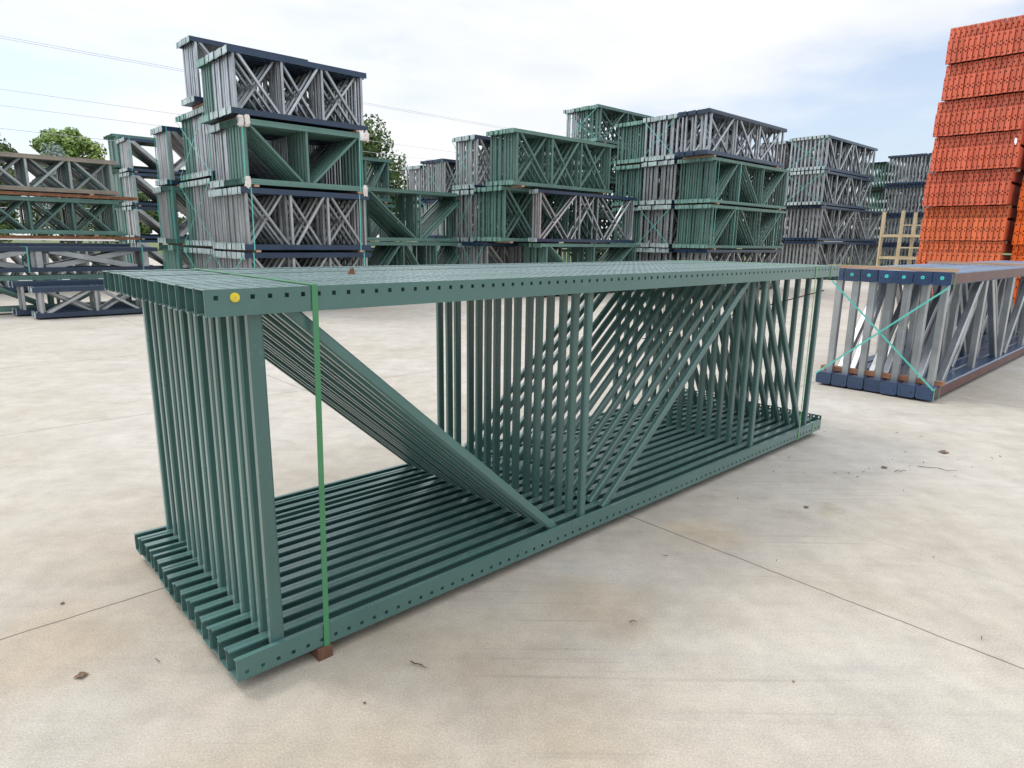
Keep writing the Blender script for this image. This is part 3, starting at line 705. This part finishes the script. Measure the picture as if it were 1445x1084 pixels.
# ------------------------------------------------------------------ debris on the concrete
def leaf(P, s, rot, label, mat='dead', group='dead leaves on the concrete'):
    mb = MB(); n = 8
    pts = []
    for k in range(n):
        t = k / (n - 1); wdt = math.sin(math.pi * t) ** .8 * .32 * (1 + .3 * math.sin(k * 5.))
        pts.append((t - .5, wdt, .10 * math.sin(3 * t) + .05 * (k % 2)))
    for k in range(n - 1):
        a_, b_ = pts[k], pts[k + 1]
        mb.quad([(a_[0] * s, 0, .02 * s + .06 * s * math.sin(3 * k / n)), (b_[0] * s, 0, .02 * s + .06 * s * math.sin(3 * (k + 1) / n)), (b_[0] * s, b_[1] * s, b_[2] * s + .01 * s), (a_[0] * s, a_[1] * s, a_[2] * s + .01 * s)], mat)
        mb.quad([(a_[0] * s, 0, .02 * s + .06 * s * math.sin(3 * k / n)), (b_[0] * s, 0, .02 * s + .06 * s * math.sin(3 * (k + 1) / n)), (b_[0] * s, -b_[1] * s, b_[2] * 1.3 * s + .01 * s), (a_[0] * s, -a_[1] * s, a_[2] * 1.3 * s + .01 * s)], mat)
    tag(link('dead_leaf', mb.mesh('leaf_mesh'), None, (P[0], P[1], .002), (0, 0, rot)), label, 'leaf', group)
def twig(P, l, rot, label, r=.0022):
    rnd = random.Random(int(P[0] * 1000)); mb = MB()
    pts = [(t * l - l / 2, rnd.uniform(-.04, .04) * l, .003 + rnd.uniform(0, .01)) for t in (0, .25, .5, .75, 1)]
    mb.tube(pts, [r, r, r * .8, r * .7, r * .4], 'twig', 5)
    mb.tube([pts[2], (pts[2][0] + l * .18, l * .12, .006)], [r * .6, r * .3], 'twig', 4)
    tag(link('twig', mb.mesh('twig_mesh'), None, (P[0], P[1], .002), (0, 0, rot)), label, 'twig', 'twigs on the concrete')
leaf((-1.39, 1.855), .045, .6, 'ragged grey brown dead leaf on the concrete left of the near corner')
leaf((-1.74, 2.28), .020, .1, 'small dark leaf scrap beside the left concrete joint')
leaf((1.62, 3.33), .035, 1.0, 'brown curled leaf scrap right of the foreground bundle middle')
leaf((2.42, 4.0), .05, .5, 'brown leaf clump left of the twig cluster at right')
leaf((3.02, 4.33), .07, 2.6, 'dark pointed leaf in the litter patch at right')
twig((-.30, 1.93), .07, -.5, 'thin twig on the concrete just right of the near timber')
twig((2.75, 3.98), .22, -.45, 'long pale twig in the litter patch at right')
twig((2.48, 3.92), .08, .1, 'short dark twig in the litter patch left of the long one')
twig((.47, 2.2), .03, .2, 'tiny twig in front of the bundle middle', .002)
rnd = random.Random(11)
for k in range(95):
    if k < 40: p = (2.6 + rnd.gauss(0, .6), 4.05 + rnd.gauss(0, .28))
    else: p = (rnd.uniform(-2.5, 4), rnd.uniform(1.0, 6.5))
    lp = (Vector((p[0], p[1], 0)) - Vector((-.844, 1.777, 0))); aa, bb = lp.dot(A), lp.dot(B)
    if -.05 < aa < 4.4 and -.03 < bb < 1.25: continue
    if rnd.random() < .6: leaf(p, rnd.uniform(.006, .014) , rnd.uniform(0, 6.28), 'tiny leaf scrap lying loose on the pale concrete', group='tiny leaf scraps scattered on the concrete')
    else:
        twig(p, rnd.uniform(.010, .03), rnd.uniform(0, 6.28), 'tiny twig scrap lying loose on the pale concrete', .0014)
        C.objects[-1]['group'] = 'tiny twig scraps scattered on the concrete'

# ------------------------------------------------------------------ ground
def ground():
    m, nt, p = newmat('concrete'); tc = N(nt, 'ShaderNodeTexCoord'); v = tc.outputs['Object']
    big = nz(nt, v, .55, 5, .6); col = ramp(nt, big, [(.30, (.385, .348, .290)), (.5, (.428, .398, .348)), (.70, (.455, .435, .400))])
    # tan staining patches
    st = nz(nt, v, .9, 4, .5); near = N(nt, 'ShaderNodeVectorMath', operation='DISTANCE'); nt.links.new(v, near.inputs[0]); near.inputs[1].default_value = (-.7, 1.2, 0)
    nf = N(nt, 'ShaderNodeMapRange'); nf.inputs['From Min'].default_value = .4; nf.inputs['From Max'].default_value = 3.2; nf.inputs['To Min'].default_value = .78; nf.inputs['To Max'].default_value = .0
    nt.links.new(near.outputs['Value'], nf.inputs[0])
    sf = N(nt, 'ShaderNodeMath', operation='MULTIPLY'); nt.links.new(ramp(nt, st, [(.35, (.15,) * 3), (.65, (1,) * 3)]), sf.inputs[0]); nt.links.new(nf.outputs[0], sf.inputs[1])
    col = mix(nt, sf.outputs[0], col, (.365, .29, .195))
    # brown stain spots
    for (x, y), r_, c_ in (((.33, 2.3), .30, (.37, .30, .21)), ((.95, 3.0), .25, (.40, .31, .20)), ((1.75, 3.25), .08, (.33, .29, .2)), ((-1.55, 2.05), .3, (.42, .34, .25))):
        dd = N(nt, 'ShaderNodeVectorMath', operation='DISTANCE'); dd.inputs[1].default_value = (x, y, 0)
        wob = N(nt, 'ShaderNodeTexNoise'); wob.inputs['Scale'].default_value = 3.; wob.inputs['Detail'].default_value = 4; nt.links.new(v, wob.inputs['Vector'])
        sc_ = N(nt, 'ShaderNodeVectorMath', operation='SCALE'); sc_.inputs['Scale'].default_value = .5
        sb = N(nt, 'ShaderNodeVectorMath', operation='SUBTRACT'); sb.inputs[1].default_value = (.5, .5, .5); nt.links.new(wob.outputs['Color'], sb.inputs[0]); nt.links.new(sb.outputs[0], sc_.inputs[0])
        ad = N(nt, 'ShaderNodeVectorMath', operation='ADD'); nt.links.new(v, ad.inputs[0]); nt.links.new(sc_.outputs[0], ad.inputs[1]); nt.links.new(ad.outputs[0], dd.inputs[0])
        mr = N(nt, 'ShaderNodeMapRange'); mr.inputs['From Min'].default_value = r_ * .35; mr.inputs['From Max'].default_value = r_; mr.inputs['To Min'].default_value = .55; mr.inputs['To Max'].default_value = 0
        nt.links.new(dd.outputs['Value'], mr.inputs[0]); col = mix(nt, mr.outputs[0], col, c_)
    # tyre and drag marks: stretched noise along two directions
    for ang, s, lo, amt in ((20, 1.0, .55, .09), (-38, 1.6, .57, .13), (75, 2.2, .60, .14)):
        mp = N(nt, 'ShaderNodeMapping'); mp.inputs['Rotation'].default_value = (0, 0, R(ang)); mp.inputs['Scale'].default_value = (.35 * s, 5 * s, 1); nt.links.new(v, mp.inputs[0])
        f = ramp(nt, nz(nt, mp.outputs[0], 1.3, 5, .6), [(lo, (0,) * 3), (lo + .1, (amt,) * 3)])
        col = mix(nt, f, col, (.24, .225, .21))
    # fine drag and tyre scuffs
    for ang, sx_, sy_, lo, amt in ((38, .5, 34, .60, .30), (-52, .4, 26, .62, .26), (8, .6, 45, .63, .30), (-15, .3, 60, .64, .28)):
        mp = N(nt, 'ShaderNodeMapping'); mp.inputs['Rotation'].default_value = (0, 0, R(ang)); mp.inputs['Scale'].default_value = (sx_, sy_, 1); mp.inputs['Location'].default_value = (ang * .37, ang * .11, 0); nt.links.new(v, mp.inputs[0])
        f = ramp(nt, nz(nt, mp.outputs[0], 1.0, 3, .55), [(lo, (0,) * 3), (lo + .07, (amt,) * 3)])
        gate = ramp(nt, nz(nt, v, .7 + ang * .003, 3, .5), [(.48, (0,) * 3), (.60, (1,) * 3)])
        gm = N(nt, 'ShaderNodeMath', operation='MULTIPLY'); nt.links.new(f, gm.inputs[0]); nt.links.new(gate, gm.inputs[1])
        col = mix(nt, gm.outputs[0], col, (.20, .185, .17))
    # mottling and grain
    f = ramp(nt, nz(nt, v, 6, 7, .72), [(.35, (.89,) * 3), (.65, (1.08,) * 3)]); col = mix(nt, 1., col, f, 'MULTIPLY')
    f = ramp(nt, nz(nt, v, 2.2, 5, .65), [(.35, (.955, .95, .945)), (.6, (1.02,) * 3)]); col = mix(nt, 1., col, f, 'MULTIPLY')
    f = ramp(nt, nz(nt, v, 160, 3, .6), [(.3, (.80,) * 3), (.7, (1.16,) * 3)]); col = mix(nt, 1., col, f, 'MULTIPLY')
    sp = ramp(nt, nz(nt, v, 42, 3, .6), [(.70, (0,) * 3), (.74, (.6,) * 3)])
    gt = ramp(nt, nz(nt, v, 1.4, 3, .5), [(.45, (.15,) * 3), (.65, (1,) * 3)]); sm = N(nt, 'ShaderNodeMath', operation='MULTIPLY'); nt.links.new(sp, sm.inputs[0]); nt.links.new(gt, sm.inputs[1])
    col = mix(nt, sm.outputs[0], col, (.16, .13, .10))
    # joints: grid in the yard's own directions
    mp = N(nt, 'ShaderNodeMapping', vector_type='TEXTURE'); mp.inputs['Rotation'].default_value = (0, 0, YAW); nt.links.new(v, mp.inputs[0])
    wv = N(nt, 'ShaderNodeTexNoise'); wv.inputs['Scale'].default_value = 9; nt.links.new(v, wv.inputs['Vector'])
    sx = N(nt, 'ShaderNodeSeparateXYZ'); nt.links.new(mp.outputs[0], sx.inputs[0])
    jm = None; jh = None
    for ax, off, per, wd in (('X', 2.63, 4.6, .0034), ('Y', 2.725, 2.98, .0036), ('X', 3.31, 400, .0012), ('Y', 4.3, 400, .0011)):
        a1 = N(nt, 'ShaderNodeMath', operation='MULTIPLY_ADD'); a1.inputs[1].default_value = .014; nt.links.new(wv.outputs['Fac'], a1.inputs[0]); nt.links.new(sx.outputs[ax], a1.inputs[2])
        a2 = N(nt, 'ShaderNodeMath', operation='SUBTRACT'); a2.inputs[1].default_value = off + .007 - per / 2 ; nt.links.new(a1.outputs[0], a2.inputs[0])
        a3 = N(nt, 'ShaderNodeMath', operation='FLOORED_MODULO'); a3.inputs[1].default_value = per; nt.links.new(a2.outputs[0], a3.inputs[0])
        a4 = N(nt, 'ShaderNodeMath', operation='SUBTRACT'); a4.inputs[1].default_value = per / 2; nt.links.new(a3.outputs[0], a4.inputs[0])
        a5 = N(nt, 'ShaderNodeMath', operation='ABSOLUTE'); nt.links.new(a4.outputs[0], a5.inputs[0])
        a6 = N(nt, 'ShaderNodeMapRange'); a6.inputs['From Min'].default_value = wd * .7; a6.inputs['From Max'].default_value = wd * 1.6; a6.inputs['To Min'].default_value = .82 if per < 100 else .35; a6.inputs['To Max'].default_value = 0
        nt.links.new(a5.outputs[0], a6.inputs[0]); col = mix(nt, a6.outputs[0], col, (.10, .085, .07))
    nt.links.new(col, p.inputs['Base Color'])
    p.inputs['Roughness'].default_value = .78; p.inputs['Specular IOR Level'].default_value = .3
    b = N(nt, 'ShaderNodeBump'); b.inputs['Strength'].default_value = .35; b.inputs['Distance'].default_value = .004
    nt.links.new(nz(nt, v, 60, 5, .7), b.inputs['Height']); nt.links.new(b.outputs[0], p.inputs['Normal'])
    def sheet(name, x0, y0, x1, y1, z, mat):
        me = bpy.data.meshes.new(name); me.from_pydata([(x0, y0, z), (x1, y0, z), (x1, y1, z), (x0, y1, z)], [], [(0, 1, 2, 3)]); me.materials.append(mat)
        o = link(name, me); o['kind'] = 'structure'; return o
    sheet('ground', -400, -60, 400, 800, 0, m)
    g, nt, p = newmat('grass'); tc = N(nt, 'ShaderNodeTexCoord')
    nt.links.new(ramp(nt, nz(nt, tc.outputs['Object'], .4, 6, .7), [(.3, (.05, .075, .02)), (.7, (.13, .16, .05))]), p.inputs['Base Color']); p.inputs['Roughness'].default_value = .9
    sheet('grass_field', -400, 43, 400, 800, .004, g)
ground()

# ------------------------------------------------------------------ sky, sun
SUN_EL, SUN_AZ = R(56), R(-72)     # azimuth measured from +Y towards +X
w = bpy.data.worlds.new('World'); scene.world = w; w.use_nodes = True
nt = w.node_tree; bg = nt.nodes['Background']
sky = N(nt, 'ShaderNodeTexSky', sky_type='NISHITA'); sky.sun_disc = False; sky.sun_elevation = SUN_EL; sky.sun_rotation = SUN_AZ; sky.dust_density = 2.0
tc = N(nt, 'ShaderNodeTexCoord')
mp = N(nt, 'ShaderNodeMapping'); mp.inputs['Scale'].default_value = (1.2, 1.2, 3.6); mp.inputs['Location'].default_value = (.35, .1, .55); nt.links.new(tc.outputs['Generated'], mp.inputs[0])
cl = nz(nt, mp.outputs[0], 1.7, 7, .5)
fac = ramp(nt, cl, [(.38, (.38,) * 3), (.50, (.85,) * 3), (.58, (1.,) * 3)])
cl2 = nz(nt, mp.outputs[0], 3.6, 6, .55)
ccol = ramp(nt, cl2, [(.3, (8.1, 8.35, 8.8)), (.6, (9.1, 9.15, 9.25))])
sxyz = N(nt, 'ShaderNodeSeparateXYZ'); nt.links.new(tc.outputs['Generated'], sxyz.inputs[0])
zr = N(nt, 'ShaderNodeMapRange'); zr.inputs['From Min'].default_value = .32; zr.inputs['From Max'].default_value = .95; zr.inputs['To Min'].default_value = 1; zr.inputs['To Max'].default_value = 2.6
nt.links.new(sxyz.outputs['Z'], zr.inputs[0])   # an overcast sky is brightest overhead
vm = N(nt, 'ShaderNodeVectorMath', operation='SCALE'); nt.links.new(ccol, vm.inputs[0]); nt.links.new(zr.outputs[0], vm.inputs['Scale']); ccol = vm.outputs[0]
skyb = mix(nt, 1., sky.outputs[0], (1.5, 1.62, 1.75), 'MULTIPLY')
nt.links.new(mix(nt, fac, skyb, ccol), bg.inputs['Color']); bg.inputs['Strength'].default_value = .10
sl = bpy.data.lights.new('sun', 'SUN'); sl.energy = 1.2; sl.angle = R(14); sl.color = (1, .96, .9)
so = link('sun', sl); d = Vector((math.sin(SUN_AZ) * math.cos(SUN_EL), math.cos(SUN_AZ) * math.cos(SUN_EL), math.sin(SUN_EL)))
so.rotation_euler = d.to_track_quat('Z', 'Y').to_euler()

# ------------------------------------------------------------------ camera
cd = bpy.data.cameras.new('camera'); cam = link('camera', cd); scene.camera = cam
cd.sensor_width = 36; cd.lens = 36 * 916.04 / 1445; cd.clip_end = 2000; cd.clip_start = .05
pitch, roll = .2178, .0142
fw = Vector((0, math.cos(pitch), -math.sin(pitch))); up0 = Vector((0, math.sin(pitch), math.cos(pitch)))
rr = X3 * math.cos(roll) + up0 * math.sin(roll); uu = up0 * math.cos(roll) - X3 * math.sin(roll)
cam.matrix_world = Matrix(((rr.x, uu.x, -fw.x, 0), (rr.y, uu.y, -fw.y, 0), (rr.z, uu.z, -fw.z, 1.4078), (0, 0, 0, 1)))
scene.view_settings.view_transform = 'Standard'; scene.view_settings.look = 'None'
scene.view_settings.exposure = .2; scene.view_settings.gamma = 1
scene.render.resolution_x = 1024; scene.render.resolution_y = 768
